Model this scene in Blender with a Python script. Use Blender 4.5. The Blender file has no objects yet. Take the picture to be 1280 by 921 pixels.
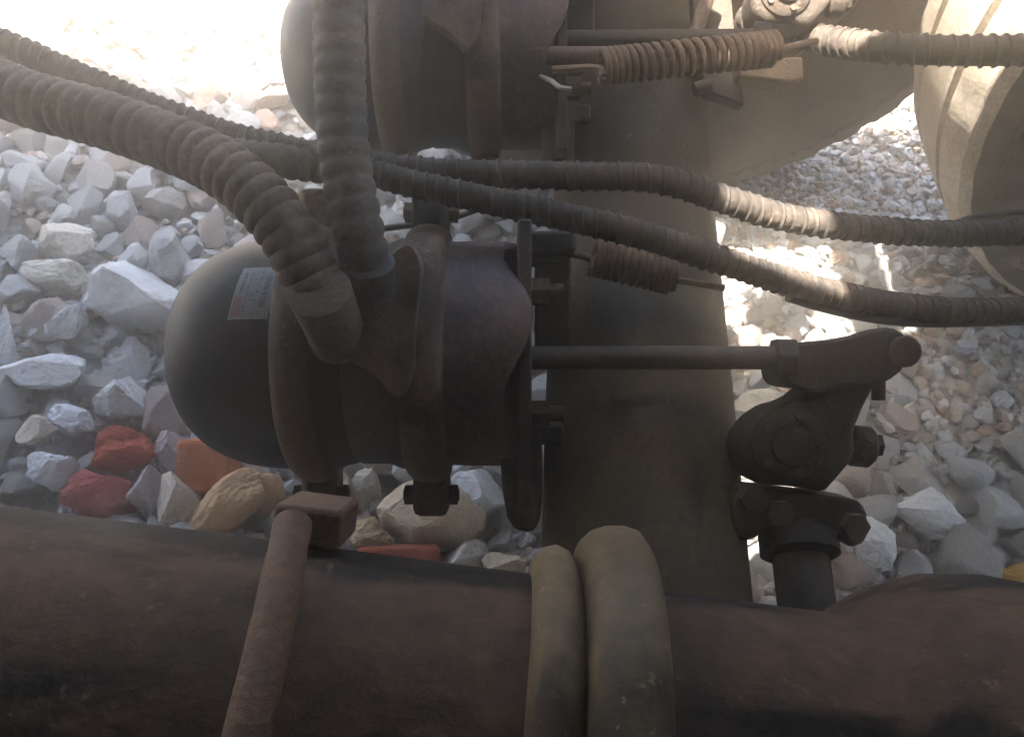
import bpy, bmesh, math, random
import numpy as np
from mathutils import Vector, Matrix, noise

random.seed(11); rng = np.random.default_rng(11)
R = math.radians
scn = bpy.context.scene
COL = scn.collection

# ------------------------------------------------------------------ camera
CAM = Vector((0, 0, 1.10)); PITCH = 58.0; FPX = 1005.0
cd = bpy.data.cameras.new('camera'); cam = bpy.data.objects.new('camera', cd); COL.objects.link(cam)
cam.location = CAM; cam.rotation_euler = (R(90 - PITCH), 0, 0)
cd.sensor_width = 36; cd.lens = 36 * FPX / 1280; cd.clip_start = 0.01; cd.clip_end = 500
scn.camera = cam
# ------------------------------------------------------------------ light
SUN_EL, SUN_AZ = 76.0, 80.0            # elevation; azimuth to the left of the view direction
w = bpy.data.worlds.new('World'); scn.world = w; w.use_nodes = True
nt = w.node_tree; nt.nodes.clear()
sky = nt.nodes.new('ShaderNodeTexSky'); sky.sky_type = 'NISHITA'; sky.sun_disc = False
sky.sun_elevation = R(SUN_EL); sky.sun_rotation = R(-SUN_AZ); sky.dust_density = .6; sky.ozone_density = 4.0; sky.air_density = 1.3
bg = nt.nodes.new('ShaderNodeBackground'); bg.inputs[1].default_value = 0.06
wo = nt.nodes.new('ShaderNodeOutputWorld'); nt.links.new(sky.outputs[0], bg.inputs[0]); nt.links.new(bg.outputs[0], wo.inputs[0])
TOSUN = Vector((-math.sin(R(SUN_AZ)) * math.cos(R(SUN_EL)), math.cos(R(SUN_AZ)) * math.cos(R(SUN_EL)), math.sin(R(SUN_EL))))
sd = bpy.data.lights.new('sun', 'SUN'); sd.energy = 5.0; sd.angle = R(0.6); sd.color = (1, 0.92, 0.80)
so = bpy.data.objects.new('sun', sd); COL.objects.link(so); so.rotation_euler = TOSUN.to_track_quat('Z', 'Y').to_euler(); so.location = TOSUN * 20
scn.view_settings.view_transform = 'Standard'; scn.view_settings.look = 'None'; scn.view_settings.gamma = 1
scn.view_settings.use_curve_mapping = False; scn.view_settings.exposure = 4.12
scn.cycles.max_bounces = 8; scn.cycles.diffuse_bounces = 5; scn.cycles.volume_bounces = 2
scn.cycles.use_denoising = True; scn.cycles.sample_clamp_indirect = 6

# ------------------------------------------------------------------ helpers
FW = Vector((0, math.cos(R(PITCH)), -math.sin(R(PITCH)))); UP = Vector((0, math.sin(R(PITCH)), math.cos(R(PITCH)))); RT = Vector((1, 0, 0))
ROT = Matrix((RT, UP, FW)).transposed()            # view axes -> world axes
def C(px, py, d):                                   # a place seen at that pixel, d metres along the view axis
    return CAM + FW * d + RT * ((px - 640) / FPX * d) + UP * ((460.5 - py) / FPX * d)
def V(x, u, d): return CAM + FW * d + RT * x + UP * u
def G(px, py, z=0.0):
    dr = FW + RT * ((px - 640) / FPX) + UP * ((460.5 - py) / FPX)
    return CAM + dr * ((z - CAM.z) / dr.z)
def pix(p):
    q = Vector(p) - CAM; d = q.dot(FW)
    return (640 + FPX * q.x / d, 460.5 - FPX * q.dot(UP) / d, d)

def tag(o, label, cat, group=None, kind=None):
    if label: o['label'] = label
    if cat: o['category'] = cat
    if group: o['group'] = group
    if kind: o['kind'] = kind
    return o
def empty(name, loc, label, cat, group=None):
    o = bpy.data.objects.new(name, None); COL.objects.link(o); o.location = loc; o.empty_display_size = .05
    return tag(o, label, cat, group)
def obj(name, verts, faces, mat, parent=None, smooth=True, sharp=40, bevel=None, seg=2):
    """one mesh object; verts in world space, stored relative to the thing's origin"""
    base = Vector((0, 0, 0)); p = parent
    while p is not None: base += p.location; p = p.parent
    loc = Vector((0, 0, 0))
    vs = [Vector(v) for v in verts]
    if parent is None:
        lo = Vector([min(v[i] for v in vs) for i in range(3)]); hi = Vector([max(v[i] for v in vs) for i in range(3)])
        loc = Vector(((lo.x + hi.x) / 2, (lo.y + hi.y) / 2, lo.z))
    me = bpy.data.meshes.new(name); me.from_pydata([tuple(v - base - loc) for v in vs], [], faces)
    me.validate()
    bm = bmesh.new(); bm.from_mesh(me); bmesh.ops.recalc_face_normals(bm, faces=bm.faces); bm.to_mesh(me); bm.free()
    me.materials.append(mat)
    if smooth:
        me.polygons.foreach_set('use_smooth', [True] * len(me.polygons)); me.set_sharp_from_angle(angle=R(sharp))
    o = bpy.data.objects.new(name, me); COL.objects.link(o); o.location = loc
    if parent is not None: o.parent = parent
    if bevel:
        m = o.modifiers.new('soft', 'BEVEL'); m.width = bevel; m.segments = seg; m.limit_method = 'ANGLE'; m.angle_limit = R(35)
    return o
class MB:
    def __init__(s): s.v = []; s.f = []
    def add(s, vs, fs):
        n = len(s.v); s.v += [Vector(v) for v in vs]; s.f += [tuple(i + n for i in f) for f in fs]; return s
    def build(s, name, mat, parent=None, **k): return obj(name, s.v, s.f, mat, parent, **k)
def basis(ax):
    ax = Vector(ax).normalized(); h = Vector((0, 0, 1)) if abs(ax.z) < .9 else Vector((0, 1, 0))
    n = ax.cross(h).normalized(); return ax, n, ax.cross(n)
def lathe(o, ax, prof, seg=48, wav=None, cap=True):
    """prof: (distance along axis, radius); wav(i, angle) -> (shift along axis, radius factor)"""
    ax, n, b = basis(ax); o = Vector(o); vs = []; fs = []
    for i, (t, r) in enumerate(prof):
        for k in range(seg):
            a = 2 * math.pi * k / seg; dt, fr = wav(i, a) if wav else (0, 1)
            vs.append(o + ax * (t + dt) + (n * math.cos(a) + b * math.sin(a)) * max(r * fr, 1e-5))
    for i in range(len(prof) - 1):
        for k in range(seg):
            k2 = (k + 1) % seg; fs.append((i * seg + k, i * seg + k2, (i + 1) * seg + k2, (i + 1) * seg + k))
    if cap:
        fs.append(tuple(range(seg))); fs.append(tuple((len(prof) - 1) * seg + k for k in range(seg)))
    return vs, fs
def cyl(a, b, r, seg=20, r2=None, ch=0.0):
    a = Vector(a); b = Vector(b); L = (b - a).length; r2 = r if r2 is None else r2
    if ch: return lathe(a, b - a, [(0, r - ch), (ch, r), (L - ch, r2), (L, r2 - ch)], seg)
    return lathe(a, b - a, [(0, r), (L, r2)], seg)
def boxm(M, sx, sy, sz):
    vs = [M @ Vector((x * sx / 2, y * sy / 2, z * sz / 2)) for x in (-1, 1) for y in (-1, 1) for z in (-1, 1)]
    return vs, [(0, 1, 3, 2), (4, 6, 7, 5), (0, 4, 5, 1), (2, 3, 7, 6), (0, 2, 6, 4), (1, 5, 7, 3)]
def box(x0, x1, y0, y1, z0, z1):
    return boxm(Matrix.Translation(((x0 + x1) / 2, (y0 + y1) / 2, (z0 + z1) / 2)), x1 - x0, y1 - y0, z1 - z0)
def vprism(pts, d0, d1, scale_back=1.0):
    """outline at distance d0 given by its corners as seen, extruded square to the view axis to d1 (real thickness)"""
    vs = []
    for px, py in pts:
        x = (px - 640) / FPX * d0; u = (460.5 - py) / FPX * d0
        vs.append(V(x, u, d0))
    for px, py in pts:
        x = (px - 640) / FPX * d0; u = (460.5 - py) / FPX * d0
        vs.append(V(x, u, d1))
    n = len(pts); fs = [tuple(range(n)), tuple(range(2 * n - 1, n - 1, -1))]
    fs += [(i, (i + 1) % n, n + (i + 1) % n, n + i) for i in range(n)]
    return vs, fs
def rectp(x0, x1, y0, y1): return [(x0, y0), (x1, y0), (x1, y1), (x0, y1)]
def smooth_poly(pts, it=1):
    for _ in range(it):
        q = []
        for i in range(len(pts)):
            a = pts[i]; b = pts[(i + 1) % len(pts)]
            q.append((a[0] * .78 + b[0] * .22, a[1] * .78 + b[1] * .22)); q.append((a[0] * .22 + b[0] * .78, a[1] * .22 + b[1] * .78))
        pts = q
    return pts
def spline(pts, step):
    pts = [Vector(p) for p in pts]; P = [pts[0] * 2 - pts[1]] + pts + [pts[-1] * 2 - pts[-2]]; out = []
    for i in range(1, len(P) - 2):
        p0, p1, p2, p3 = P[i - 1], P[i], P[i + 1], P[i + 2]
        n = max(2, int((p2 - p1).length / step * 3))
        for k in range(n):
            t = k / n
            out.append(.5 * ((2 * p1) + (p2 - p0) * t + (2 * p0 - 5 * p1 + 4 * p2 - p3) * t * t + (3 * p1 - p0 - 3 * p2 + p3) * t ** 3))
    out.append(P[-2])
    d = [0]
    for a, b in zip(out, out[1:]): d.append(d[-1] + (b - a).length)
    n = max(2, int(d[-1] / step)); res = []; j = 0
    for k in range(n + 1):
        s = d[-1] * k / n
        while j < len(d) - 2 and d[j + 1] < s: j += 1
        t = (s - d[j]) / max(d[j + 1] - d[j], 1e-9); res.append(out[j].lerp(out[j + 1], min(t, 1)))
    return res, d[-1]
def frames(path):
    T = [(path[min(i + 1, len(path) - 1)] - path[max(i - 1, 0)]).normalized() for i in range(len(path))]
    _, n, _ = basis(T[0]); N = []
    for t in T:
        n = (n - t * n.dot(t)).normalized(); N.append(n.copy())
    return T, N, [t.cross(n) for t, n in zip(T, N)]
def sweep(path, rf, seg=14):
    T, N, B = frames(path); vs = []; fs = []
    for i, p in enumerate(path):
        r = rf(i) if callable(rf) else rf
        for k in range(seg):
            a = 2 * math.pi * k / seg; vs.append(p + (N[i] * math.cos(a) + B[i] * math.sin(a)) * r)
    for i in range(len(path) - 1):
        for k in range(seg):
            k2 = (k + 1) % seg; fs.append((i * seg + k, i * seg + k2, (i + 1) * seg + k2, (i + 1) * seg + k))
    fs.append(tuple(range(seg))); fs.append(tuple((len(path) - 1) * seg + k for k in range(seg)))
    return vs, fs
def helix(path, r, pitch, per=14, jitter=0.0):
    T, N, B = frames(path); out = []; L = [0]
    for a, b in zip(path, path[1:]): L.append(L[-1] + (b - a).length)
    n = int(L[-1] / pitch * per); j = 0
    for k in range(n):
        s = L[-1] * k / n
        while j < len(L) - 2 and L[j + 1] < s: j += 1
        t = (s - L[j]) / max(L[j + 1] - L[j], 1e-9); a = 2 * math.pi * k / per
        rr = r * (1 + jitter * math.sin(s * 91) )
        nn = N[j].lerp(N[j + 1], t).normalized(); bb = B[j].lerp(B[j + 1], t).normalized()
        out.append(path[j].lerp(path[j + 1], t) + (nn * math.cos(a) + bb * math.sin(a)) * rr)
    return out

# ------------------------------------------------------------------ materials
def mk(name):
    m = bpy.data.materials.new(name); m.use_nodes = True; t = m.node_tree; t.nodes.clear()
    o = t.nodes.new('ShaderNodeOutputMaterial'); b = t.nodes.new('ShaderNodeBsdfPrincipled'); t.links.new(b.outputs[0], o.inputs[0])
    return m, t, b
def nz(t, scale, detail=6, rough=.6, co=None, dim='3D'):
    n = t.nodes.new('ShaderNodeTexNoise'); n.inputs['Scale'].default_value = scale; n.inputs['Detail'].default_value = detail; n.inputs['Roughness'].default_value = rough
    if co: t.links.new(co, n.inputs['Vector'])
    return n
def ramp(t, src, stops):
    r = t.nodes.new('ShaderNodeValToRGB'); e = r.color_ramp.elements
    while len(e) < len(stops): e.new(.5)
    for k, (p, c) in enumerate(stops):
        e[k].position = p; e[k].color = (*c, 1) if len(c) == 3 else c
    t.links.new(src, r.inputs[0]); return r
def mixc(t, fac, a, b, mode='MIX'):
    m = t.nodes.new('ShaderNodeMix'); m.data_type = 'RGBA'; m.blend_type = mode
    for s, i in ((fac, 0), (a, 6), (b, 7)):
        if isinstance(s, (int, float)): m.inputs[i].default_value = s
        elif isinstance(s, tuple): m.inputs[i].default_value = (*s, 1)
        else: t.links.new(s, m.inputs[i])
    return m.outputs[2]
def math_(t, op, a, b=None):
    m = t.nodes.new('ShaderNodeMath'); m.operation = op
    for i, s in enumerate((a, b)):
        if s is None: continue
        if isinstance(s, (int, float)): m.inputs[i].default_value = s
        else: t.links.new(s, m.inputs[i])
    return m.outputs[0]
def coords(t):
    return t.nodes.new('ShaderNodeTexCoord').outputs['Object']
def worn(name, base, dust, rough=.55, metal=0.0, amount=.5, scale=14, bump=.25, grit=260, third=None, spec=.3, streak=(1, 1, 1), rel=2.0):
    """painted or bare metal with dust and grime lying in patches"""
    m, t, b = mk(name); co = coords(t)
    n1 = nz(t, scale, 8, .65, co); n2 = nz(t, grit, 4, .6, co); n3 = nz(t, scale * .35, 4, .5, co)
    f = ramp(t, n1.outputs[0], [(.62 - amount * .5, (0, 0, 0)), (.80 - amount * .35, (1, 1, 1))])
    g = math_(t, 'MULTIPLY', f.outputs[0], math_(t, 'ADD', math_(t, 'MULTIPLY', n2.outputs[0], .9), .35))
    g2 = t.nodes.new('ShaderNodeClamp'); t.links.new(g, g2.inputs[0])
    c = mixc(t, g2.outputs[0], base, dust)
    if third:
        mp = t.nodes.new('ShaderNodeMapping'); mp.inputs['Scale'].default_value = streak; t.links.new(co, mp.inputs[0]); n3 = nz(t, scale * .6, 7, .62, mp.outputs[0])
        f3 = ramp(t, n3.outputs[0], [(.52, (0, 0, 0)), (.57, (1, 1, 1))]); c = mixc(t, f3.outputs[0], c, third)
    n4 = nz(t, grit * 1.7, 2, .5, co); f4 = ramp(t, n4.outputs[0], [(.64, (0, 0, 0)), (.70, (.75, .75, .75))])
    n5 = nz(t, scale * 2.3, 5, .6, co); f5 = ramp(t, n5.outputs[0], [(.45, (0, 0, 0)), (.62, (1, 1, 1))])
    c = mixc(t, math_(t, 'MULTIPLY', f4.outputs[0], f5.outputs[0]), c, tuple(min(.6, q * 1.5 + .02) for q in dust))
    c = mixc(t, .55, c, ramp(t, n2.outputs[0], [(.3, (.55, .55, .55)), (.7, (1.3, 1.3, 1.3))]).outputs[0], 'MULTIPLY')
    t.links.new(c, b.inputs['Base Color'])
    rr = t.nodes.new('ShaderNodeMapRange'); t.links.new(g2.outputs[0], rr.inputs[0]); rr.inputs[3].default_value = rough; rr.inputs[4].default_value = .92
    t.links.new(rr.outputs[0], b.inputs['Roughness']); b.inputs['Metallic'].default_value = metal; b.inputs['Specular IOR Level'].default_value = spec
    bu = t.nodes.new('ShaderNodeBump'); bu.inputs['Strength'].default_value = bump; bu.inputs['Distance'].default_value = .002
    t.links.new(math_(t, 'ADD', n2.outputs[0], math_(t, 'MULTIPLY', n1.outputs[0], rel)), bu.inputs['Height']); t.links.new(bu.outputs[0], b.inputs['Normal'])
    return m
def rock(name, cols, island=False, stain=(.25, .17, .11), stain_amt=.35, bump=.75, scale=22):
    m, t, b = mk(name); co = coords(t)
    if island: rnd = t.nodes.new('ShaderNodeNewGeometry').outputs['Random Per Island']
    else: rnd = t.nodes.new('ShaderNodeObjectInfo').outputs['Random']
    st = [(i / len(cols), c) for i, c in enumerate(cols)] if len(cols) > 1 else [(0, cols[0]), (1, cols[0])]
    r = ramp(t, rnd, st); r.color_ramp.interpolation = 'CONSTANT' if len(cols) > 1 else 'LINEAR'
    va = t.nodes.new('ShaderNodeVectorMath'); va.operation = 'ADD'; t.links.new(co, va.inputs[0])
    cb = t.nodes.new('ShaderNodeCombineXYZ'); t.links.new(math_(t, 'MULTIPLY', rnd, 37.0), cb.inputs[0]); t.links.new(math_(t, 'MULTIPLY', rnd, 91.0), cb.inputs[1]); t.links.new(cb.outputs[0], va.inputs[1])
    v = va.outputs[0]
    n1 = nz(t, scale, 8, .62, v); n2 = nz(t, scale * 7, 6, .65, v); n3 = nz(t, scale * .45, 3, .5, v)
    f = ramp(t, n1.outputs[0], [(.48, (0, 0, 0)), (.72, (1, 1, 1))])
    c = mixc(t, math_(t, 'MULTIPLY', f.outputs[0], stain_amt), r.outputs[0], stain)
    c = mixc(t, .6, c, ramp(t, n2.outputs[0], [(.3, (.66, .66, .66)), (.68, (1.16, 1.16, 1.16))]).outputs[0], 'MULTIPLY')
    c = mixc(t, .5, c, ramp(t, n3.outputs[0], [(.35, (.75, .73, .7)), (.65, (1.1, 1.1, 1.1))]).outputs[0], 'MULTIPLY')
    t.links.new(c, b.inputs['Base Color']); b.inputs['Roughness'].default_value = .93; b.inputs['Specular IOR Level'].default_value = .2
    bu = t.nodes.new('ShaderNodeBump'); bu.inputs['Strength'].default_value = bump; bu.inputs['Distance'].default_value = .006
    vo = t.nodes.new('ShaderNodeTexVoronoi'); vo.feature = 'DISTANCE_TO_EDGE'; vo.inputs['Scale'].default_value = scale * .9; t.links.new(v, vo.inputs['Vector'])
    cr = ramp(t, vo.outputs['Distance'], [(0, (0, 0, 0)), (.03, (1, 1, 1))])
    h = math_(t, 'ADD', math_(t, 'ADD', n2.outputs[0], math_(t, 'MULTIPLY', n1.outputs[0], 2.2)), math_(t, 'MULTIPLY', cr.outputs[0], .18))
    t.links.new(h, bu.inputs['Height']); t.links.new(bu.outputs[0], b.inputs['Normal'])
    return m
def plain(name, c, rough=.6, metal=0.0):
    m, t, b = mk(name); n = nz(t, 90, 4, .6, coords(t))
    t.links.new(mixc(t, .5, c, ramp(t, n.outputs[0], [(.3, (.6, .6, .6)), (.7, (1.25, 1.25, 1.25))]).outputs[0], 'MULTIPLY'), b.inputs['Base Color'])
    b.inputs['Roughness'].default_value = rough; b.inputs['Metallic'].default_value = metal; return m

M_axle = worn('axle_paint', (.052, .041, .028), (.135, .102, .066), .6, 0, .5, 7, .3, 150, third=(.034, .027, .019), streak=(1, .35, 1))
M_black = worn('chamber_black', (.012, .014, .020), (.075, .066, .056), .5, 0, .22, 8, .2, spec=.22)
M_body = worn('chamber_grey', (.046, .052, .066), (.14, .105, .082), .55, 0, .42, 9, .25)
M_front = worn('chamber_front', (.03, .028, .034), (.2, .135, .12), .55, 0, .6, 14, .35, 200, third=(.14, .092, .084))
M_band = worn('clamp_band', (.088, .066, .052), (.21, .145, .11), .62, .1, .6, 10, .35, 200, third=(.05, .038, .03), streak=(1, .6, 1))
M_brk = worn('bracket_steel', (.035, .03, .026), (.13, .10, .075), .6, .1, .45, 18, .3)
M_rust = worn('tube_rust', (.042, .0225, .0135), (.10, .056, .034), .72, 0, .62, 12, .55, 85, third=(.014, .008, .006), streak=(.22, 1, 1), rel=4.0)
M_collar = worn('collar_steel', (.075, .048, .027), (.185, .125, .07), .5, 0, .55, 9, .35, 110, third=(.05, .033, .02), streak=(1, .5, 1))
M_bolt = worn('bolt_rust', (.072, .047, .034), (.14, .096, .07), .7, 0, .5, 26, .6)
M_ubolt = worn('u_bolt_rust', (.085, .045, .029), (.16, .092, .06), .7, 0, .55, 30, .6)
M_cast = worn('cast_iron', (.03, .024, .02), (.085, .065, .05), .65, .1, .45, 24, .7)
M_hose = worn('hose_rubber', (.02, .018, .017), (.105, .083, .068), .75, 0, .5, 18, .2)
M_hosed = worn('hose_dusty_glare', (.085, .066, .056), (.2, .148, .118), .8, 0, .6, 14, .25)  # dusty rubber, colour lightened a little to imitate glare
M_hoseb = worn('hose_blue_grey', (.055, .058, .07), (.16, .128, .11), .8, 0, .5, 12, .25)
M_wrap = worn('spiral_wrap', (.022, .019, .018), (.10, .072, .058), .6, 0, .4, 26, .1)
M_spring = worn('spring_rust', (.12, .075, .05), (.25, .17, .11), .7, .1, .5, 30, .3)
M_tyre = worn('tyre_rubber', (.028, .025, .022), (.13, .11, .088), .85, 0, .6, 9, .35)
M_tyred = worn('tyre_dust_lit', (.28, .24, .19), (.52, .46, .38), .9, 0, .62, 13, .3, 180, third=(.42, .36, .28), rel=1.2)  # pale dust, colour raised further to read as sunlit tread
M_tyres = worn('tyre_sidewall_dust_shade', (.055, .048, .04), (.15, .13, .105), .9, 0, .45, 10, .4)  # dusty rubber, darkened to paint in the sidewall's shade
M_drum = worn('drum_rust', (.09, .062, .045), (.2, .145, .10), .8, 0, .55, 9, .4)
M_bed = worn('bed_steel', (.06, .055, .05), (.13, .11, .085), .7, 0, .5, 4, .3)
M_wire = plain('wire_black', (.012, .011, .011), .5)
M_pin = plain('pin_steel', (.3, .27, .22), .5, .4)
WHITES = [(.56, .585, .62), (.50, .515, .54), (.45, .44, .43), (.62, .63, .65), (.40, .385, .38), (.53, .545, .57), (.45, .38, .36), (.33, .315, .31), (.57, .585, .61), (.50, .49, .485)]
M_stone = rock('limestone', WHITES)
M_grav = rock('gravel_mix', WHITES + [(.42, .37, .32), (.45, .33, .27)], island=True, scale=60)
FEAT = {
 'white': rock('stone_white', [(.59, .61, .645)], stain_amt=.22), 'red': rock('stone_red', [(.40, .085, .05)], stain=(.25, .06, .05), stain_amt=.5, bump=.9, scale=30),
 'darkred': rock('stone_dark_red', [(.33, .085, .075)], stain=(.42, .22, .2), stain_amt=.55, bump=.9), 'orange': rock('brick_orange', [(.47, .15, .065)], stain=(.42, .27, .18), stain_amt=.55, bump=.8, scale=40),
 'lav': rock('stone_lavender', [(.38, .33, .335)], stain_amt=.3), 'tan': rock('stone_tan', [(.43, .28, .16)], stain=(.3, .16, .09), stain_amt=.6), 'flat': rock('stone_buff', [(.47, .41, .36)], stain=(.5, .35, .2), stain_amt=.5),
 'brown': rock('stone_brown', [(.36, .26, .17)], stain_amt=.5), 'beige': rock('stone_beige', [(.47, .38, .28)], stain_amt=.35), 'brick': rock('brick_red', [(.35, .085, .05)], stain=(.33, .2, .15), stain_amt=.55, bump=.8, scale=40),
 'pale': rock('stone_pale', [(.56, .53, .47)], stain_amt=.2), 'yellow': rock('stone_yellow', [(.6, .36, .08)], stain_amt=.2), 'blue': rock('stone_blue', [(.42, .47, .55)], stain_amt=.1), 'pink': rock('stone_pink', [(.5, .3, .24)], stain_amt=.3)}

# ground sheet
def ground_mat():
    m, t, b = mk('ground_rubble'); co = coords(t)
    n1 = nz(t, 3, 6, .6, co); n2 = nz(t, 60, 8, .7, co)
    vo = t.nodes.new('ShaderNodeTexVoronoi'); vo.inputs['Scale'].default_value = 32; vo.inputs['Randomness'].default_value = 1; t.links.new(co, vo.inputs['Vector'])
    c = ramp(t, vo.outputs['Color'], [(0, (.34, .31, .28)), (.45, (.47, .46, .45)), (1, (.6, .6, .6))]).outputs[0]
    c = mixc(t, ramp(t, n1.outputs[0], [(.4, (0, 0, 0)), (.65, (.7, .7, .7))]).outputs[0], c, (.37, .32, .27))
    c = mixc(t, .6, c, ramp(t, n2.outputs[0], [(.3, (.5, .5, .5)), (.7, (1.2, 1.2, 1.2))]).outputs[0], 'MULTIPLY')
    t.links.new(c, b.inputs['Base Color']); b.inputs['Roughness'].default_value = .95
    bu = t.nodes.new('ShaderNodeBump'); bu.inputs['Strength'].default_value = .8; bu.inputs['Distance'].default_value = .02
    t.links.new(math_(t, 'SUBTRACT', n2.outputs[0], vo.outputs['Distance']), bu.inputs['Height']); t.links.new(bu.outputs[0], b.inputs['Normal']); return m
M_ground = ground_mat()

# ------------------------------------------------------------------ ground
def hgt(x, y):
    h = .05 * noise.noise(Vector((x * 1.3, y * 1.3, 3.1))) + .02 * noise.noise(Vector((x * 5, y * 5, 1.7)))
    h += .10 * max(0, min(1, (-x - .35) / .9)) + .05 * max(0, min(1, (y - 1.3) / 1.0)) * (1 if x > .4 else .3)
    return h * max(0, 1 - max(0, max(abs(x), abs(y - 1)) - 3) / 4) - .01
ax_ = [-60, -30, -15, -8, -5] + list(np.arange(-3.6, 3.61, .06)) + [5, 8, 15, 30, 60]
gv = []; gf = []; n = len(ax_)
for yy in ax_:
    for xx in ax_: gv.append((xx, yy + 1, hgt(xx, yy + 1)))
for j in range(n - 1):
    for i in range(n - 1): gf.append((j * n + i, j * n + i + 1, (j + 1) * n + i + 1, (j + 1) * n + i))
me = bpy.data.meshes.new('ground'); me.from_pydata(gv, [], gf); me.materials.append(M_ground)
me.polygons.foreach_set('use_smooth', [True] * len(me.polygons))
ground = bpy.data.objects.new('ground', me); COL.objects.link(ground)
tag(ground, 'rough pale rubble ground under the vehicle', None, kind='structure')

def rock_arrays(sub, cuts, seed, rough=.05, cutmin=.5, cutmax=.86, stretch=True):
    r = np.random.default_rng(seed); bm = bmesh.new(); bmesh.ops.create_icosphere(bm, subdivisions=sub, radius=1)
    v = np.array([p.co[:] for p in bm.verts]); f = [tuple(p.index for p in q.verts) for q in bm.faces]; bm.free()
    for c_ in range(cuts * 2):
        nn = r.normal(size=3); nn /= np.linalg.norm(nn); s = v @ nn
        d = r.uniform(cutmin, cutmax) if c_ < cuts else s.max() * r.uniform(.86, .96)
        k = s > d; v[k] -= np.outer(s[k] - d, nn) * .97
    for i in range(len(v)):
        p = Vector(v[i] * 1.7) + Vector((seed * 3.1, 0, 0)); q = Vector(v[i] * 5.5) + Vector((0, seed * 2.3, 0))
        v[i] *= 1 + rough * 1.6 * noise.noise(p) + rough * .7 * noise.noise(q) + rough * .35 * noise.noise(q * 2.6)
    if stretch: v *= np.array([r.uniform(.85, 1.15), r.uniform(.7, 1.0), r.uniform(.55, .85)])
    v /= np.abs(v).max()
    return v, f
def rock_mesh(name, v, f, mat, sharp=13):
    me = bpy.data.meshes.new(name); me.from_pydata([tuple(p) for p in v], [], f); me.materials.append(mat)
    me.polygons.foreach_set('use_smooth', [True] * len(me.polygons)); me.set_sharp_from_angle(angle=R(sharp)); return me
protos = [rock_arrays(4, random.randint(5, 9), 100 + k, .075, .34, .72) for k in range(24)]
proto_me = [rock_mesh('stone', v, f, M_stone) for v, f in protos]
small = [rock_arrays(1, random.randint(3, 5), 300 + k, .05, .35, .7) for k in range(12)]

# particular stones that can be pointed out: pixel box, colour, shape, label
feats = [
 (122, 332, 232, 435, 'white', 'block', 'largest white limestone block, left of the black brake chamber'),
 (112, 535, 198, 592, 'red', 'lump', 'cracked bright red clay lump under the white jagged stone'),
 (86, 586, 172, 656, 'darkred', 'lump', 'dark red rough lump beside the foreground tube'),
 (232, 552, 300, 612, 'orange', 'brick', 'bright orange brick piece below the black chamber dome'),
 (196, 533, 243, 600, 'lav', 'rock', 'upright lavender grey stone between red lump and orange brick'),
 (165, 586, 206, 656, 'lav', 'rock', 'small mauve stone wedged beside the dark red lump'),
 (186, 590, 260, 668, 'flat', 'block', 'grey stone with a flat buff top, by the foreground tube'),
 (242, 588, 336, 674, 'tan', 'diag', 'long smooth tan stone leaning below the orange brick'),
 (318, 592, 356, 646, 'tan', 'round', 'small peach stone just left of the clamp lug'),
 (422, 638, 492, 702, 'brown', 'rock', 'brown pointed stone below the two clamp lugs'),
 (536, 592, 634, 664, 'white', 'block', 'big flat white slab under the chamber front'),
 (478, 604, 602, 692, 'beige', 'round', 'large rounded beige stone under the second clamp lug'),
 (452, 684, 548, 722, 'brick', 'brick', 'red brick slab behind the foreground tube'),
 (550, 664, 610, 730, 'pale', 'tri', 'pale triangular stone right of the red brick slab'),
 (604, 684, 660, 738, 'beige', 'rock', 'mottled buff stone beside the axle bracket foot'),
 (118, 475, 186, 536, 'white', 'rock', 'jagged white stone above the red clay lump'),
 (10, 428, 102, 486, 'white', 'tri', 'white wedge shaped stone at the left picture edge'),
 (66, 500, 122, 544, 'white', 'rock', 'white pointed stone left of the jagged white one'),
 (30, 322, 128, 366, 'pale', 'rock', 'long pale grey stone above left of the largest block'),
 (14, 522, 68, 570, 'flat', 'rock', 'cream stone with brown broken face at far left'),
 (34, 566, 98, 616, 'white', 'rock', 'grey white stone just above the dark red lump'),
 (38, 276, 118, 326, 'pale', 'block', 'slanting pale slab higher up the left heap'),
 (1250, 706, 1296, 742, 'yellow', 'rock', 'orange yellow stone at the right edge above the bulge'),
 (1192, 426, 1222, 446, 'blue', 'tri', 'small pale blue chip below the lowest right hose'),
 (1060, 650, 1130, 712, 'white', 'rock', 'broad white stone just right of the camshaft bracket'),
 (1110, 612, 1200, 672, 'white', 'block', 'wide white block among the right hand rubble'),
 (920, 488, 992, 520, 'pale', 'rock', 'flat pale stone seen between axle and slack adjuster'),
 (395, 580, 440, 660, 'beige', 'rock', 'buff stone seen between the two clamp lugs'),
 (440, 582, 476, 640, 'pale', 'rock', 'narrow cream stone beside the rear clamp lug'),
 (0, 386, 22, 470, 'white', 'rock', 'bluish white stone cut off by the left edge'),
 (60, 384, 118, 424, 'white', 'rock', 'small white stone left of the largest white block'),
]
taken = []      # x, y, r of placed stones
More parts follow.
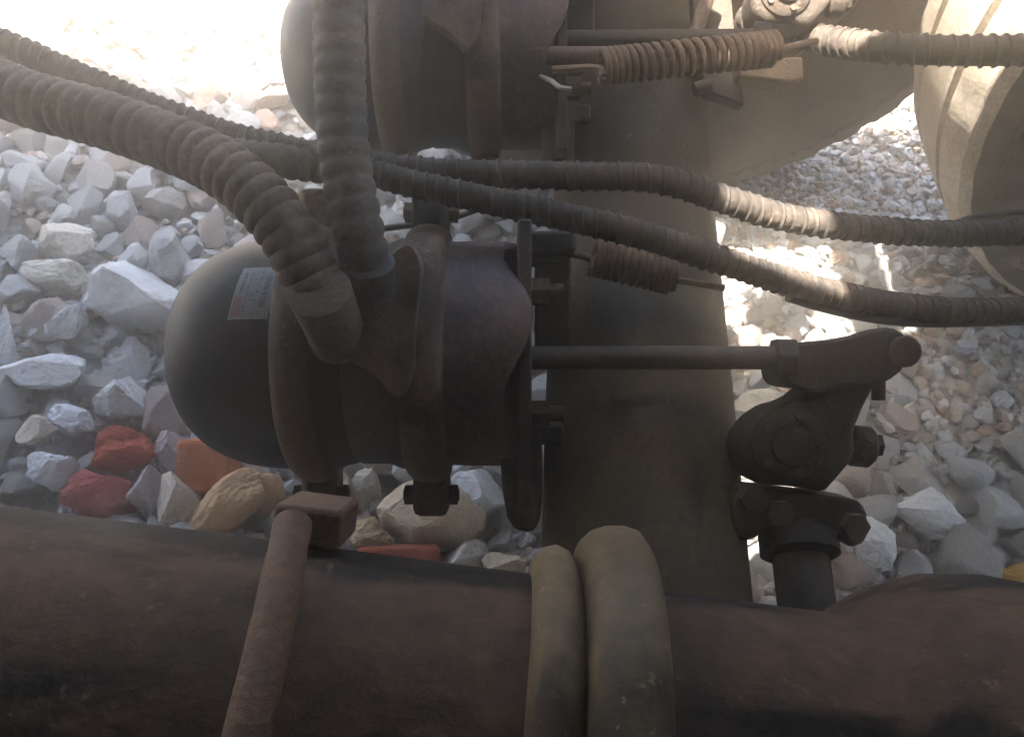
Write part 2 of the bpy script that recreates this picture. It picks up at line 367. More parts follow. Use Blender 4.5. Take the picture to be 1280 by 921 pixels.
def shape(kind, seed):
    if kind == 'brick':
        v, f = rock_arrays(4, 0, seed, 0.0, stretch=False); v = np.sign(v) * np.abs(v) ** .18; v /= np.abs(v).max()
        v = v * np.array([1, .72, .5]); r = np.random.default_rng(seed)
        for i in range(len(v)): v[i] *= 1 + .07 * noise.noise(Vector(v[i] * 2.5 + seed)) + .03 * noise.noise(Vector(v[i] * 11 + seed))
        for _ in range(3):
            nn = r.normal(size=3); nn /= np.linalg.norm(nn); s = v @ nn; d = s.max() * .88; k = s > d; v[k] -= np.outer(s[k] - d, nn)
        return v, f
    if kind == 'block': v, f = rock_arrays(5, 7, seed, .07, .38, .66)
    elif kind == 'tri': v, f = rock_arrays(5, 6, seed, .07, .28, .55)
    elif kind == 'lump': v, f = rock_arrays(5, 14, seed, .17, .55, .85)
    elif kind == 'diag':
        v, f = rock_arrays(5, 6, seed, .07, .6, .88); a = R(38); v = v / np.abs(v).max(axis=0) * np.array([1.2, .55, .8]); v = v @ np.array([[math.cos(a), -math.sin(a), 0], [math.sin(a), math.cos(a), 0], [0, 0, 1]]).T
    elif kind == 'round': v, f = rock_arrays(4, 7, seed, .05, .8, .95)
    else: v, f = rock_arrays(5, 8, seed, .10, .38, .72)
    return v, f
for k, (x0, y0, x1, y1, colr, kind, label) in enumerate(feats):
    cx, cy = (x0 + x1) / 2, (y0 + y1) / 2
    g = G(cx, cy); g = G(cx, cy, hgt(g.x, g.y) + .03); d = pix(g)[2]
    wx = (x1 - x0) / FPX * d / 2 * 1.1; wy = (y1 - y0) / FPX * d / 2 * 1.1
    v, f = shape(kind, 700 + k * 7)
    v = v / np.abs(v).max(axis=0)
    if kind not in ('brick', 'diag'):
        a = random.uniform(-.5, .5); ca, sa = math.cos(a), math.sin(a)
        v = v @ np.array([[ca, -sa, 0], [sa, ca, 0], [0, 0, 1]]).T; v = v / np.abs(v).max(axis=0)
    hz = min(wx, wy) * .8
    # face lies square to the line of sight: width along x, height up the picture, depth away
    M = np.array(ROT); w_ = (v * np.array([wx, wy, hz])) @ M.T
    me = rock_mesh('stone', w_, f, FEAT[colr], 11)
    nm = 'brick' if kind == 'brick' else 'stone'
    o = bpy.data.objects.new(nm, me); COL.objects.link(o); o.location = g + Vector((0, 0, hz * .15)); tag(o, label, nm, 'particular stones and bricks on the ground')
    taken.append((g.x, g.y, max(wx, wy) * .88))
# scattered stones
def limit_px(px, py):
    """(smallest, largest) stone diameter in picture pixels at a place"""
    if px > 900:
        t = max(0, min(1, (py - 230) / 420)); hi = 14 + 80 * t
        if px > 1150 and 380 < py < 560: hi = 26
        return 10 + 16 * t, hi
    t = max(0, min(1, (py - 150) / 250)); return 18 + 6 * t, 52 + 34 * t
cell = {}
def clash(x, y, r, k=.66):
    ci, cj = int(x // .2), int(y // .2)
    for i in range(ci - 1, ci + 2):
        for j in range(cj - 1, cj + 2):
            for (a, b, s) in cell.get((i, j), ()):
                if (a - x) ** 2 + (b - y) ** 2 < ((r + s) * k) ** 2: return True
    return False
def put(x, y, r): cell.setdefault((int(x // .2), int(y // .2)), []).append((x, y, r))
for q in taken: put(*q)
cands = []
for frac, tries in ((1.0, 2500), (.75, 6000), (.5, 14000), (.3, 22000), (.12, 26000)):
    for _ in range(tries):
        x = random.uniform(-1.7, 1.75); y = random.uniform(.0, 2.5); p = pix((x, y, .02))
        lo, hi = limit_px(p[0], p[1]); dia = lo + (hi - lo) * frac * random.uniform(.75, 1.0)
        r = dia / FPX * p[2] / 2
        if clash(x, y, r): continue
        put(x, y, r); cands.append((x, y, r, p))
def shows(p):
    x, y = p[0], p[1]
    if not (-20 < x < 1300 and -10 < y < 780): return False
    if y > 640 + x * .124: return False
    if 720 < x < 900: return False
    if 240 < x < 640 and (300 < y < 575 or y < 190): return False
    if x < 400 and y < 90: return False
    return True
cands.sort(key=lambda c: (not shows(c[3]), -c[2] / c[3][2]))
gverts = []; gfaces = []; gcount = 0
def add_gravel(x, y, r, z, src):
    global gcount
    v, f = src[random.randrange(len(src))]
    q = Matrix.Rotation(random.uniform(0, 6.28), 3, 'Z') @ Matrix.Rotation(random.uniform(-.5, .5), 3, 'X') @ Matrix.Rotation(random.uniform(-.5, .5), 3, 'Y')
    gverts.append(v @ np.array(q).T * r + np.array([x, y, z])); gfaces.append(np.array(f) + gcount); gcount += len(v)
mid = [rock_arrays(3, random.randint(5, 8), 500 + k, .06, .36, .72) for k in range(12)]
for k, (x, y, r, p) in enumerate(cands):
    z = hgt(x, y) + r * random.uniform(.25, .7)
    if k < 280:
        o = bpy.data.objects.new('stone', proto_me[random.randrange(len(proto_me))]); COL.objects.link(o); o.parent = ground
        o.location = (x, y, z); o.rotation_euler = (random.uniform(-.5, .5), random.uniform(-.5, .5), random.uniform(0, 6.28)); o.scale = [r * random.uniform(.95, 1.2)] * 3
    else: add_gravel(x, y, r * 1.1, z, mid)
for _ in range(20000):
    x = random.uniform(-1.5, 1.6); y = random.uniform(.1, 2.4); r = random.uniform(.005, .013) * (1.25 if x < .3 else 1)
    add_gravel(x, y, r, hgt(x, y) + r * .3 + random.uniform(0, .012), small)
me = bpy.data.meshes.new('gravel'); V_ = np.concatenate(gverts); F_ = np.concatenate(gfaces)
me.vertices.add(len(V_)); me.vertices.foreach_set('co', V_.astype(np.float32).ravel())
me.loops.add(len(F_) * 3); me.loops.foreach_set('vertex_index', F_.astype(np.int32).ravel())
me.polygons.add(len(F_)); me.polygons.foreach_set('loop_start', np.arange(0, len(F_) * 3, 3, dtype=np.int32))
me.update(calc_edges=True); me.validate(); me.shade_flat(); me.materials.append(M_grav)
o = bpy.data.objects.new('gravel', me); COL.objects.link(o); o.parent = ground; o['kind'] = 'stuff'

# ------------------------------------------------------------------ truck bed above, unseen, added to shade the scene
BED = 1.42
bed = empty('shade_truck_bed', (0, 0.7, BED), 'added unseen truck bed and rails overhead, openings shaping the sun patches', 'truck bed')
def plate(x0, x1, y0, y1, nm='floor_plate', z0=BED, z1=BED + .012): MB().add(*box(x0, x1, y0, y1, z0, z1)).build(nm, M_bed, bed, smooth=False)
FE, H0, H1 = 1.31, .74, 1.14         # far edge; opening placed so sun patches fall on ground and tyre
plate(-2.3, -.03, -.84, FE + .08); plate(-.03, 2.1, -.84, .42); plate(.06, 2.1, .42, .61); plate(-.03, 2.1, .61, H0); plate(-.03, 2.1, H1, FE)  # slot left open so sun strikes the hoses right of the axle
plate(-.03, -.005, H0, H1, 'sun_trim_plate'); plate(.215, .30, H0, H1, 'sun_trim_cross_plate'); plate(.30, .50, H0, .82, 'sun_trim_plate'); plate(.50, 2.1, H0, H1, 'sun_trim_plate')  # added plates that trim the sun coming through the opening
MB().add(*box(-2.3, 2.1, -.84, -.80, .22, BED)).build('side_shade_panel', M_bed, bed, smooth=False);  # added unseen panel, closes off daylight from the near side
for x in (-1.1, .92): MB().add(*box(x - .015, x + .015, -.79, .40, .25, BED - .006)).build('shade_panel', M_bed, bed, smooth=False)  # added unseen panels that keep the foreground dark
for y in (-.15, .66): MB().add(*box(-2.3, 2.1, y - .035, y + .035, BED - .2, BED - .003)).build('chassis_rail', M_bed, bed, smooth=False)
for x in (-1.2, -.5, .7, 1.6): MB().add(*box(x - .03, x + .03, -.112, .622, BED - .12, BED - .006)).build('cross_member', M_bed, bed, smooth=False)

# ------------------------------------------------------------------ axle
A0, A1 = C(805, 745, .62), C(782, 0, .985); AD = (A1 - A0).normalized()
axle = empty('axle_beam', A0 - AD * .14, 'thick dusty olive brown round axle running away beneath the pushrod', 'axle')
ve, fe = lathe(A0 - AD * .14, AD, [(0, .072), (.01, .08), (.3, .081), (.7, .08), (1.0, .08), (1.02, .088), (1.1, .088)], 64)
MB().add(ve, fe).build('beam', M_axle, axle)
for s in (.98,):
    MB().add(*lathe(A0 + AD * (s - .14), AD, [(0, .0808), (.002, .0818), (.006, .0818), (.008, .0808)], 64, cap=False)).build('weld_bead', M_axle, axle)

# ------------------------------------------------------------------ brake chambers
DC = .64; UC = (460.5 - 442) / FPX * DC
def chamber(label):
    O = V(0, UC, DC); X = RT
    t = empty('brake_chamber', V(-.13, UC - .1, DC), label, 'brake chamber', 'spring brake chambers on the axle')
    Lx = lambda prof, **k: lathe(O, X, prof, 72, **k)
    MB().add(*Lx([*[(-.165 - .1 * math.cos(k / 24 * math.pi / 2) ** .80, .0905 * math.sin(k / 24 * math.pi / 2) ** .80 + .0004) for k in range(25)]])).build('dome', M_black, t)
    def band(x0, x1, r, mat):
        b = MB().add(*Lx([(x0, r - .012), (x0 + .001, r - .004), (x0 + .004, r - .001), (x0 + .009, r + .0012), ((x0 + x1) / 2, r + .0018), (x1 - .009, r + .0012), (x1 - .004, r - .001), (x1 - .001, r - .004), (x1, r - .012)])).build('clamp_band', mat, t)
        return b
    b1 = band(-.166, -.137, .1, M_band); b2 = band(-.080, -.048, .1, M_band)
    MB().add(*Lx([(-.138, .092), (-.130, .0885), (-.122, .087), (-.119, .0855), (-.116, .087), (-.095, .087), (-.086, .0905), (-.078, .092)])).build('middle_housing', M_body, t)
    wv = lambda i, a: ((.011 * math.sin(4 * a + .6) if i >= 5 else 0), 1)
    MB().add(*Lx([(-.05, .0905), (-.047, .088), (-.03, .0885), (-.012, .0885), (-.006, .0882), (-.002, .088), (.002, .086), (.004, .082), (.003, .076), (.003, .01)], wav=wv)).build('front_housing', M_front, t)
    # clamp lugs with bolts, below and above
    for (bx, bnd) in ((-.1515, b1), (-.064, b2)):
        for sgn in (-1, 1):
            lug = MB(); u0 = UC + sgn * .088; u1 = UC + sgn * .128
            M = Matrix.Translation(V(bx, (u0 + u1) / 2, DC - .004 * sgn)) @ ROT.to_4x4(); lug.add(*boxm(M, .028, abs(u1 - u0), .034))
            lo = lug.build('clamp_lug', M_band, bnd, bevel=.006)
    for bx, bnd in ((-.1515, b1), (-.064, b2)):
        for sgn in (-1, 1):
            p = V(bx, UC + sgn * .112, DC); MB().add(*cyl(p - RT * .022, p + RT * .022, .005, 12)).add(*cyl(p - RT * .021, p - RT * .0141, .0085, 6)).add(*cyl(p + RT * .0141, p + RT * .021, .0085, 6)).build('bolt', M_bolt, bnd)
    web = smooth_poly([(486, 318), (512, 300), (530, 330), (520, 400), (518, 470), (498, 505), (470, 470), (438, 452), (418, 436), (436, 412), (458, 404), (474, 360)], 2)
    MB().add(*vprism(web, .535, .60)).build('port_casting', M_band, t, bevel=.009, seg=4)
    # ports
    for (px, py) in ((-.118, .02), (-.098, .028)):
        a = R(60); dirv = (UP * math.sin(a) * .35 - FW).normalized(); p = V(px, UC + py, DC) + dirv * .078
        MB().add(*cyl(p, p + dirv * .022, .016, 6)).add(*cyl(p + dirv * .018, p + dirv * .03, .0125, 16)).build('port_fitting', M_band, t, bevel=.001)
    # bracket
    br = MB().add(*boxm(Matrix.Translation(V(.009, UC - .008, DC + .005)) @ ROT.to_4x4(), .010, .205, .15)).build('mounting_bracket', M_brk, t, bevel=.002)
    MB().add(*boxm(Matrix.Translation(V(.03, UC + .085, DC + .02)) @ ROT.to_4x4(), .038, .016, .10)).build('upper_arm', M_brk, br, bevel=.003)
    MB().add(*boxm(Matrix.Translation(V(.026, UC - .062, DC + .02)) @ ROT.to_4x4(), .028, .016, .10)).build('lower_arm', M_brk, br, bevel=.003)
    MB().add(*vprism(smooth_poly([(626, 528), (672, 528), (679, 560), (678, 640), (668, 668), (636, 660), (626, 600)]), .60, .63)).build('foot', M_brk, br, bevel=.003)
    MB().add(*boxm(Matrix.Translation(V(.034, UC + .036, DC + .03)) @ ROT.to_4x4(), .030, .085, .02)).build('gusset', M_brk, br, bevel=.003)
    for u in (.045, -.045):
        p = V(.014, UC + u, DC - .045); MB().add(*cyl(p, p + RT * .014, .011, 6)).add(*cyl(p, p + RT * .024, .006, 12)).build('stud_nut', M_bolt, br)
    # pushrod and yoke
    a = V(.01, UC - .004, DC - .058); b = C(985, 447, .578)
    rod = MB().add(*cyl(a, b, .0085, 20)).build('push_rod', M_brk, t)
    MB().add(*cyl(C(966, 446, .578), C(992, 447, .578), .0145, 6)).build('lock_nut', M_cast, rod, bevel=.001)
    # printed rating plate on the dome
    st = []; nu, nv = 7, 12
    for j in range(nv + 1):
        for i in range(nu + 1):
            x = -.196 + .028 * i / nu + (.006 * (1 - j / nv) - .006) * -1 * .9
            a = R(14 + 27 * j / nv)           # around the dome, up from the line of sight
            r = .0910 if x > -.18 else .0905 - (.18 + x) * -.05
            rr = .0905 * max(0, 1 - (abs(min(0, x + .165)) / .1) ** 2.5) ** .4 + .0010
            st.append(O + RT * x + (UP * math.sin(a) - FW * math.cos(a)) * rr)
    sf = [(j * (nu + 1) + i, j * (nu + 1) + i + 1, (j + 1) * (nu + 1) + i + 1, (j + 1) * (nu + 1) + i) for j in range(nv) for i in range(nu)]
    me_o = MB().add(st, sf).build('rating_label', M_label, t)
    uv = me_o.data.uv_layers.new(name='UVMap')
    for lp in me_o.data.loops:
        k = lp.vertex_index; uv.data[lp.index].uv = ((k % (nu + 1)) / nu, (k // (nu + 1)) / nv)
    return t
def label_mat():
    m, t, b = mk('rating_label'); u = t.nodes.new('ShaderNodeTexCoord').outputs['UV']
    s = t.nodes.new('ShaderNodeSeparateXYZ'); t.links.new(u, s.inputs[0]); x, y = s.outputs[0], s.outputs[1]
    def between(v, a, c): return math_(t, 'MULTIPLY', math_(t, 'GREATER_THAN', v, a), math_(t, 'LESS_THAN', v, c))
    mp = t.nodes.new('ShaderNodeMapping'); mp.inputs['Scale'].default_value = (3, 26, 1); t.links.new(u, mp.inputs[0])
    n = nz(t, 1.0, 2, .5, mp.outputs[0]); ink = math_(t, 'GREATER_THAN', n.outputs[0], .5)
    cols = None
    for a, c, y0, y1 in ((.70, .86, .2, .85), (.54, .62, .25, .9), (.42, .48, .3, .8), (.3, .36, .12, .9), (.12, .2, .5, .9)):
        k = math_(t, 'MULTIPLY', between(x, a, c), between(y, y0, y1)); cols = k if cols is None else math_(t, 'ADD', cols, k)
    k = math_(t, 'MULTIPLY', cols, ink)
    base = mixc(t, k, (.23, .235, .24), (.07, .075, .085))
    base = mixc(t, math_(t, 'MULTIPLY', between(x, .05, .27), between(y, .06, .42)), base, (.27, .12, .12))
    edge = math_(t, 'SUBTRACT', 1.0, math_(t, 'MULTIPLY', between(x, .04, .96), between(y, .025, .975)))
    base = mixc(t, edge, base, (.30, .30, .30))
    g = nz(t, 9, 6, .6, u); base = mixc(t, ramp(t, g.outputs[0], [(.4, (0, 0, 0)), (.75, (.8, .8, .8))]).outputs[0], base, (.13, .115, .10))
    t.links.new(base, b.inputs['Base Color']); b.inputs['Roughness'].default_value = .55; return m
M_label = label_mat()
def dup(root, off, label):
    r = root.copy(); COL.objects.link(r); r.location = root.location + off; r['label'] = label
    for ch in list(root.children):
        c = ch.copy(); COL.objects.link(c); c.parent = r
        for g in list(ch.children):
            d = g.copy(); COL.objects.link(d); d.parent = c
    return r
ch1 = chamber('near spring brake chamber with black dome, two clamp bands and rating label')
FAR = Vector(V(.037, .300, .172) - CAM)
ch2 = dup(ch1, FAR, 'far brake chamber at the top, partly hidden by upright hose')

# ------------------------------------------------------------------ slack adjusters
def slack(label):
    t = empty('slack_adjuster', C(1010, 600, .62), label, 'slack adjuster', 'slack adjusters on the camshafts')
    body = MB().add(*vprism(smooth_poly([(1005, 494), (1038, 462), (1100, 455), (1098, 480), (1082, 510), (1070, 540), (1072, 572), (1050, 598), (1032, 618), (1000, 610), (940, 606), (927, 582), (924, 552), (940, 526), (966, 508), (985, 504)]), .585, .63)).build('body', M_cast, t, bevel=.008, seg=4)
    yk = smooth_poly([(978, 430), (1055, 422), (1085, 412), (1115, 408), (1136, 420), (1142, 446), (1122, 470), (1092, 486), (1060, 482), (1020, 492), (992, 486), (974, 470)])
    y_ = MB().add(*vprism(yk, .575, .584)).add(*vprism(yk, .631, .64)).add(*vprism(smooth_poly([(974, 430), (1024, 426), (1024, 488), (984, 484), (974, 470)]), .5845, .6305)).build('clevis_yoke', M_cast, t, bevel=.003)
    p = C(1108, 440, .60); MB().add(*cyl(p - FW * .028, p + FW * .045, .008, 16)).add(*cyl(p - FW * .031, p - FW * .026, .0115, 16, ch=.0015)).build('clevis_pin', M_bolt, y_)
    q = C(1098, 490, .59); MB().add(*cyl(q - UP * .006, q + UP * .018, .005, 10)).build('clevis_bolt', M_cast, y_)
    p = C(1060, 556, .605); MB().add(*cyl(p, p + (RT * .9 - UP * .1).normalized() * .018, .0155, 24, ch=.003)).add(*cyl(p + RT * .012, p + RT * .024, .009, 6)).build('adjuster_cap', M_cast, body)
    p = C(985, 555, .585); MB().add(*lathe(p + FW * .002, -FW, [(0, .027), (.005, .027), (.007, .024), (.008, .015), (.012, .014), (.013, .001)], 32)).build('spline_collar', M_cast, body)
    for a in range(5):
        q = p + (RT * math.cos(a * 1.256) + UP * math.sin(a * 1.256)) * .021; MB().add(*cyl(q - FW * .001, q - FW * .008, .0035, 6)).build('rivet', M_bolt, body)
    return t
sl1 = slack('dark cast slack adjuster with clevis where the near pushrod ends')
sl2 = dup(sl1, FAR * 1.5 + Vector((.03, 0, 0)), 'far dusty slack adjuster beyond the axle, upper right')
def camtube(label):
    t = empty('camshaft_tube', C(1005, 660, .60), label, 'camshaft tube')
    a = C(992, 632, .618)
    MB().add(*cyl(a, a - AD * .30, .0205, 32)).build('tube', M_hose, t)
    MB().add(*lathe(a - AD * .022, -AD, [(0, .022), (.002, .029), (.016, .029), (.019, .0225)], 32)).build('seal_collar', M_cast, t)
    MB().add(*vprism(smooth_poly([(918, 606), (960, 610), (1008, 616), (1060, 622), (1078, 628), (1086, 646), (1084, 678), (1062, 686), (1048, 668), (1000, 658), (962, 660), (940, 676), (915, 674)]), .592, .622)).build('support_plate', M_brk, t, bevel=.003)
    for x, y in ((1066, 656), (972, 640), (940, 622)):
        p = C(x, y, .592); MB().add(*cyl(p + FW * .002, p - FW * .008, .010, 6)).build('bolt', M_bolt, t)
    return t
ct1 = camtube('near camshaft tube with bolted support plate below slack adjuster')

# ------------------------------------------------------------------ return springs
def spring(a, b, r, wr, turns, ra, rb, label, close=.2):
    a = Vector(a); b = Vector(b); ax, n, bb = basis(b - a); L = (b - a).length; t = empty('return_spring', (a + b) / 2, label, 'spring', 'brake return springs')
    pts = []
    for k in range(int(turns * 16) + 1):
        u = k / (turns * 16); e = u + .05 * math.sin(2 * math.pi * u) * -1
        a_ = k / 16 * 2 * math.pi; pts.append(a + ax * L * e + (n * math.cos(a_) + bb * math.sin(a_)) * r)
    MB().add(*sweep(pts, wr, 8)).build('coil', M_spring, t)
    MB().add(*sweep([ra, a.lerp(ra, .2) , a + n * r * .2, a + n * r], wr * 1.1, 8)).build('hook', M_spring, t)
    MB().add(*sweep([b + n * r, b + n * r * .2, b.lerp(rb, .8), rb], wr * 1.1, 8)).build('hook', M_spring, t)
    return t
spring(C(750, 84, .70), C(968, 61, .72), .0135, .0030, 22, C(690, 88, .70), C(1020, 52, .75), 'long dusty coil spring crossing the axle near the top')
spring(C(742, 322, .625), C(842, 346, .625), .0125, .0028, 14, C(682, 312, .63), C(905, 360, .63), 'short rust red coil spring half hidden below the crossing hose')
t = MB().add(*cyl(C(668, 70, .74), C(772, 70, .72), .008, 14)).add(*cyl(C(668, 70, .74), C(680, 70, .738), .014, 6)).build('spring_anchor_bolt', M_band); tag(t, 'thick dusty anchor bolt at the start of the long spring', 'bolt')
t = MB().add(*sweep([C(676, 96, .735), C(690, 102, .70), C(700, 110, .695), C(714, 112, .695)], .0022, 8)).build('cotter_pin', M_pin); tag(t, 'bent split pin in the far mounting bracket', 'split pin')

hb = empty('hanger_bracket', C(900, 60, .84), 'dusty plate bracket with diagonal rod right of the axle top', 'bracket')
MB().add(*vprism([(866, -30), (912, -30), (921, 60), (931, 132), (916, 126), (884, 116), (870, 60)], .82, .842)).build('plate', M_brk, hb, bevel=.002)
MB().add(*vprism([(922, 74), (1004, 70), (1006, 98), (990, 104), (924, 96)], .80, .83)).build('arm', M_drum, hb, bevel=.003)
MB().add(*cyl(C(892, -25, .79), C(864, 58, .79), .007, 14)).build('rod', M_band, hb)
MB().add(*cyl(C(868, 112, .80), C(888, 106, .80), .007, 12)).build('pin', M_band, hb)
# ------------------------------------------------------------------ hoses
def hose(pts, r, label, mat=M_hose, rib=None, wrap=None, cat='hose', name='air_hose', seg=18, ends=False):
    step = .004 if not rib else rib / 5
    path, L = spline([C(*p) for p in pts], step)
    t = empty(name, path[len(path) // 2], label, cat, 'air hoses and cables under the truck')
    if rib:
        jit = [random.uniform(.85, 1.1) for _ in range(400)]
        rf = lambda i: r * (1 + .07 * jit[(i // 5) % 400] * (1 if i % 5 in (1, 2) else (.6 if i % 5 in (0, 3) else -.6)))
    else: rf = r
    MB().add(*sweep(path, rf, seg)).build('sleeve' if rib else 'tube', mat, t, sharp=60)
    if wrap:
        h = helix(path, r * .985, wrap, 14, .03); MB().add(*sweep(h, wrap * .2, 5)).build('spiral_guard', mat, t)
    if ends:
        T = (path[-1] - path[-6]).normalized(); MB().add(*lathe(path[-1] - T * .055, T, [(0, r * .9), (.002, r * 1.1), (.02, r * 1.07), (.04, r * 1.02), (.056, r * 1.05), (.058, r * .9)], 32)).build('hose_cuff', mat, t)
    return t
hose([(-90, 60, .56), (20, 118, .55), (130, 150, .54), (235, 188, .53), (300, 226, .52), (352, 280, .515), (388, 345, .52), (412, 395, .53), (425, 425, .55)], .0185, 'fat ribbed dusty hose curving down from left into the near chamber', M_hosed, rib=.0105, ends=True)
hose([(420, -70, .52), (424, 40, .52), (426, 130, .52), (432, 205, .52), (448, 290, .52), (462, 350, .535), (470, 410, .56)], .0160, 'upright ribbed blue grey hose standing left of the far chamber', M_hoseb, rib=.013, ends=True)
hose([(-90, 12, .63), (60, 78, .63), (180, 130, .625), (290, 170, .62), (400, 196, .61), (500, 226, .60), (640, 257, .59), (780, 288, .585), (900, 325, .60), (1000, 357, .63), (1110, 380, .66), (1200, 388, .68), (1300, 386, .70), (1400, 380, .72)], .0100, 'long dark spiral wrapped cable crossing the whole picture below the others', M_hose, wrap=.0085)
hose([(395, 190, .66), (470, 206, .65), (560, 216, .64), (700, 220, .63), (820, 224, .62), (900, 248, .63), (980, 272, .65), (1080, 286, .67), (1180, 292, .69), (1300, 289, .72), (1400, 280, .74)], .0102, 'ribbed hose crossing the axle level below the far chamber', M_hose, rib=.0105, wrap=.0105)
hose([(930, 22, .95), (1030, 50, .86), (1110, 60, .80), (1200, 64, .78), (1300, 62, .77), (1420, 50, .78)], .0140, 'short thick hose with looped guard near the top right tyre', M_hose, wrap=.012)
hose([(200, 176, .60), (300, 196, .60), (380, 205, .61), (450, 215, .62)], .0125, 'dark sagging hose behind the upright hose', M_hose, rib=.0095)
hose([(462, 288, .70), (510, 282, .70), (550, 277, .69), (590, 264, .66), (640, 245, .64)], .0028, 'thin black wire above the front chamber clamp', M_wire, cat='wire', name='thin_wire', seg=8)
hose([(1150, 300, .72), (1200, 277, .74), (1245, 267, .75), (1330, 262, .76)], .0030, 'thin black wire in front of the dusty tyre', M_wire, cat='wire', name='thin_wire', seg=8)
hose([(985, 372, .63), (1040, 388, .65), (1110, 401, .66), (1180, 404, .68), (1300, 401, .70)], .0036, 'thin sagging wire just under the lowest right hose', M_wire, cat='wire', name='thin_wire', seg=8)

# ------------------------------------------------------------------ wheels
def wheel(cx, y0, y1, cz, r, label, mat, side=-1, rimr=.29, name='wheel', drum=None, lug=1.0, side_mat=None):
    """axis along y; y0 is the sidewall nearer the camera"""
    t = empty(name, (cx, (y0 + y1) / 2, cz - r), label, 'wheel', 'truck wheels'); W = y1 - y0
    rr = lambda f: rimr + (r - rimr) * f
    prof = [(.02, rr(0)), (.0, rr(.10)), (-.006, rr(.2)), (-.018, rr(.4)), (-.020, rr(.55)), (-.012, rr(.72)), (-.008, rr(.74)), (-.008, rr(.78)), (-.004, rr(.80)), (.004, rr(.90)), (.016, rr(.965)), (.035, r * .992)]
    nb = 44
    mid_ = [(.045, r), (W * .28, r * 1.004), (W * .29, r * .985), (W * .33, r * .985), (W * .34, r * 1.005), (W * .5, r * 1.006)]
    half = prof + mid_; full = half + [(W - a, b) for a, b in reversed(half[:-1])]
    def wav(i, a):
        k = (a / (2 * math.pi) * nb) % 1
        n_ = len(full) - 1; j = min(i, n_ - i)
        if j in (9, 10, 11): return (0, 1 - (.024 * lug if k < .34 else 0))
        if j in (12, 13): return (0, 1 - (.018 * lug if k < .24 else 0))
        if j in (5, 6, 7, 8): return (0, 1 - (.013 if (a / (2 * math.pi) * 88) % 1 < .4 else 0))
        return (0, 1)
    o = Vector((cx, y0, cz))
    ty = MB().add(*lathe(o, (0, 1, 0), full, 264, wav=wav, cap=False)).build('tyre', mat, t, sharp=32)
    if side_mat:
        ty.data.materials.append(side_mat)
        for p in ty.data.polygons:
            if min(p.index // 264, len(full) - 2 - p.index // 264) < 9: p.material_index = 1
    MB().add(*lathe(o, (0, 1, 0), [(.012, rimr * 1.03), (.004, rimr * 1.0), (.02, rimr * .96), (W * .45, rimr * .9), (W * .48, rimr * .3), (W * .52, rimr * .3), (W * .55, rimr * .9), (W - .02, rimr * .96), (W - .004, rimr), (W - .012, rimr * 1.03)], 64)).build('rim', M_drum, t)
    if drum:
        MB().add(*lathe(Vector((cx, y0, cz)), (0, -1, 0), [(-.13, .2), (-.05, .215), (-.03, .225), (.0, .225), (.005, .215), (.06, .21), (.065, .2), (.07, .09)], 72)).build('brake_drum', M_drum, t)
        for k in range(3):
            MB().add(*lathe(Vector((cx, y0 - .014 - .017 * k, cz)), (0, -1, 0), [(0, .212), (.002, .219), (.008, .219), (.010, .212)], 72, cap=False)).build('drum_rib', M_drum, t)
    return t
AXF = A0 + AD * ((1.30 - A0.y) / AD.y)
wheel(AXF.x + .06, 1.04, 1.25, .52, .52, 'far dark tyre on the axle end behind the far chamber', M_tyre, drum=True, lug=.45)
wheel(1.044, .76, 1.02, .50, .49, 'dust caked tyre at the upper right with sunlit tread', M_tyred, lug=.1, side_mat=M_tyres)
AXN = A0 + AD * ((-.25 - A0.y) / AD.y)
wheel(AXN.x + .02, -.44, -.16, .52, .52, 'added near tyre, unseen below the camera, blocking light from behind', M_tyre)  # unseen wheel, added to hold light back behind the camera

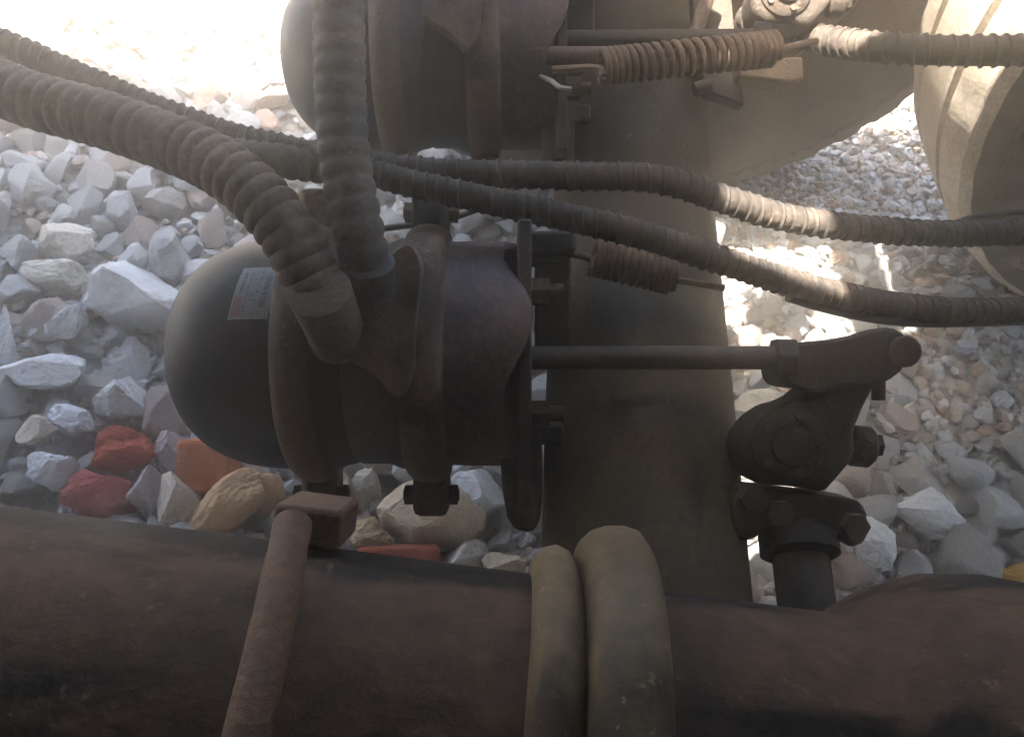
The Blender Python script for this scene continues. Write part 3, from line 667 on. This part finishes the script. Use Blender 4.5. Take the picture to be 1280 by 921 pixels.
# ------------------------------------------------------------------ foreground tube
T0 = V(-.255, -.172, .40); T1 = V(.183, -.228, .40); TD = (T1 - T0).normalized()
tube = empty('cross_tube', T0.lerp(T1, .5), 'thick dark rusty cross tube with raised collar along the bottom', 'tube')
def atx(px): return (px - 640) / FPX * .36
def tl(x): return (x - T0.x) / TD.x
vt, ft = lathe(T0 - TD * .5, TD, [(0, .1)] + [(k * .01, .1) for k in range(1, 131)], 96, wav=lambda i, a: (0, 1 + .006 * noise.noise(Vector((i * .05, math.cos(a) * 2, math.sin(a) * 2)))))
MB().add(vt, ft).build('pipe', M_rust, tube)
xc = tl(-.003)
MB().add(*lathe(T0 + TD * xc, TD, [(0, .1), (.001, .108), (.005, .114), (.012, .1165), (.018, .1145), (.022, .109), (.024, .104)], 96, cap=False)).build('inner_ring', M_collar, tube)
MB().add(*lathe(T0 + TD * (xc + .0235), TD, [(0, .1), (.0005, .112), (.003, .122), (.007, .1265), (.014, .1295), (.022, .1305), (.028, .1295), (.0315, .1255), (.033, .1)], 96, cap=False)).build('flange_ring', M_collar, tube)
xb = tl(.225)
MB().add(*lathe(T0 + TD * (xb - .075), TD, [(0, .098), (.01, .102), (.03, .116), (.055, .126), (.08, .129), (.11, .127), (.14, .118), (.16, .1)], 96, cap=False)).build('end_bulge', M_rust, tube)
# U-bolt over the tube with its saddle block
ub = empty('u_bolt', T0 + TD * tl(-.105), 'rusty U-bolt with square saddle block clamped over the cross tube', 'U-bolt')
P0 = T0 + TD * tl(-.119); e1 = (UP - TD * UP.dot(TD)).normalized(); e2 = TD.cross(e1)
if e2.dot(FW) > 0: e2 = -e2
pts, _ = spline([C(366, 655, .365), C(350, 735, .330), C(325, 850, .296), C(302, 950, .276), C(285, 1050, .262)], .004)
MB().add(*sweep(pts, lambda i: .0086 + .0005 * noise.noise(Vector((i * .35, 0, 0))), 24)).build('bolt_rod', M_ubolt, ub)
Ms = Matrix.Translation(P0 + e1 * .113 - e2 * .015 + TD * .004) @ Matrix((TD, e1, e2)).transposed().to_4x4()
MB().add(*boxm(Ms, .034, .020, .045)).build('saddle_block', M_ubolt, ub, bevel=.003)

# ------------------------------------------------------------------ added haze volume imitating lens glare
HZ, GA = .30, .90
if HZ > 0:
    m = bpy.data.materials.new('glare_haze'); m.use_nodes = True; t = m.node_tree; t.nodes.clear()
    oo = t.nodes.new('ShaderNodeOutputMaterial'); pv = t.nodes.new('ShaderNodeVolumePrincipled')
    pv.inputs['Color'].default_value = (.98, .94, .88, 1); pv.inputs['Density'].default_value = HZ; pv.inputs['Anisotropy'].default_value = GA
    t.links.new(pv.outputs[0], oo.inputs['Volume'])
    hz = MB().add(*box(-61, 61, -60.5, 62.5, -1.0, 2.0)).build('haze', m, smooth=False); tag(hz, 'added thin haze imitating lens glare around the bright openings', None, kind='stuff')
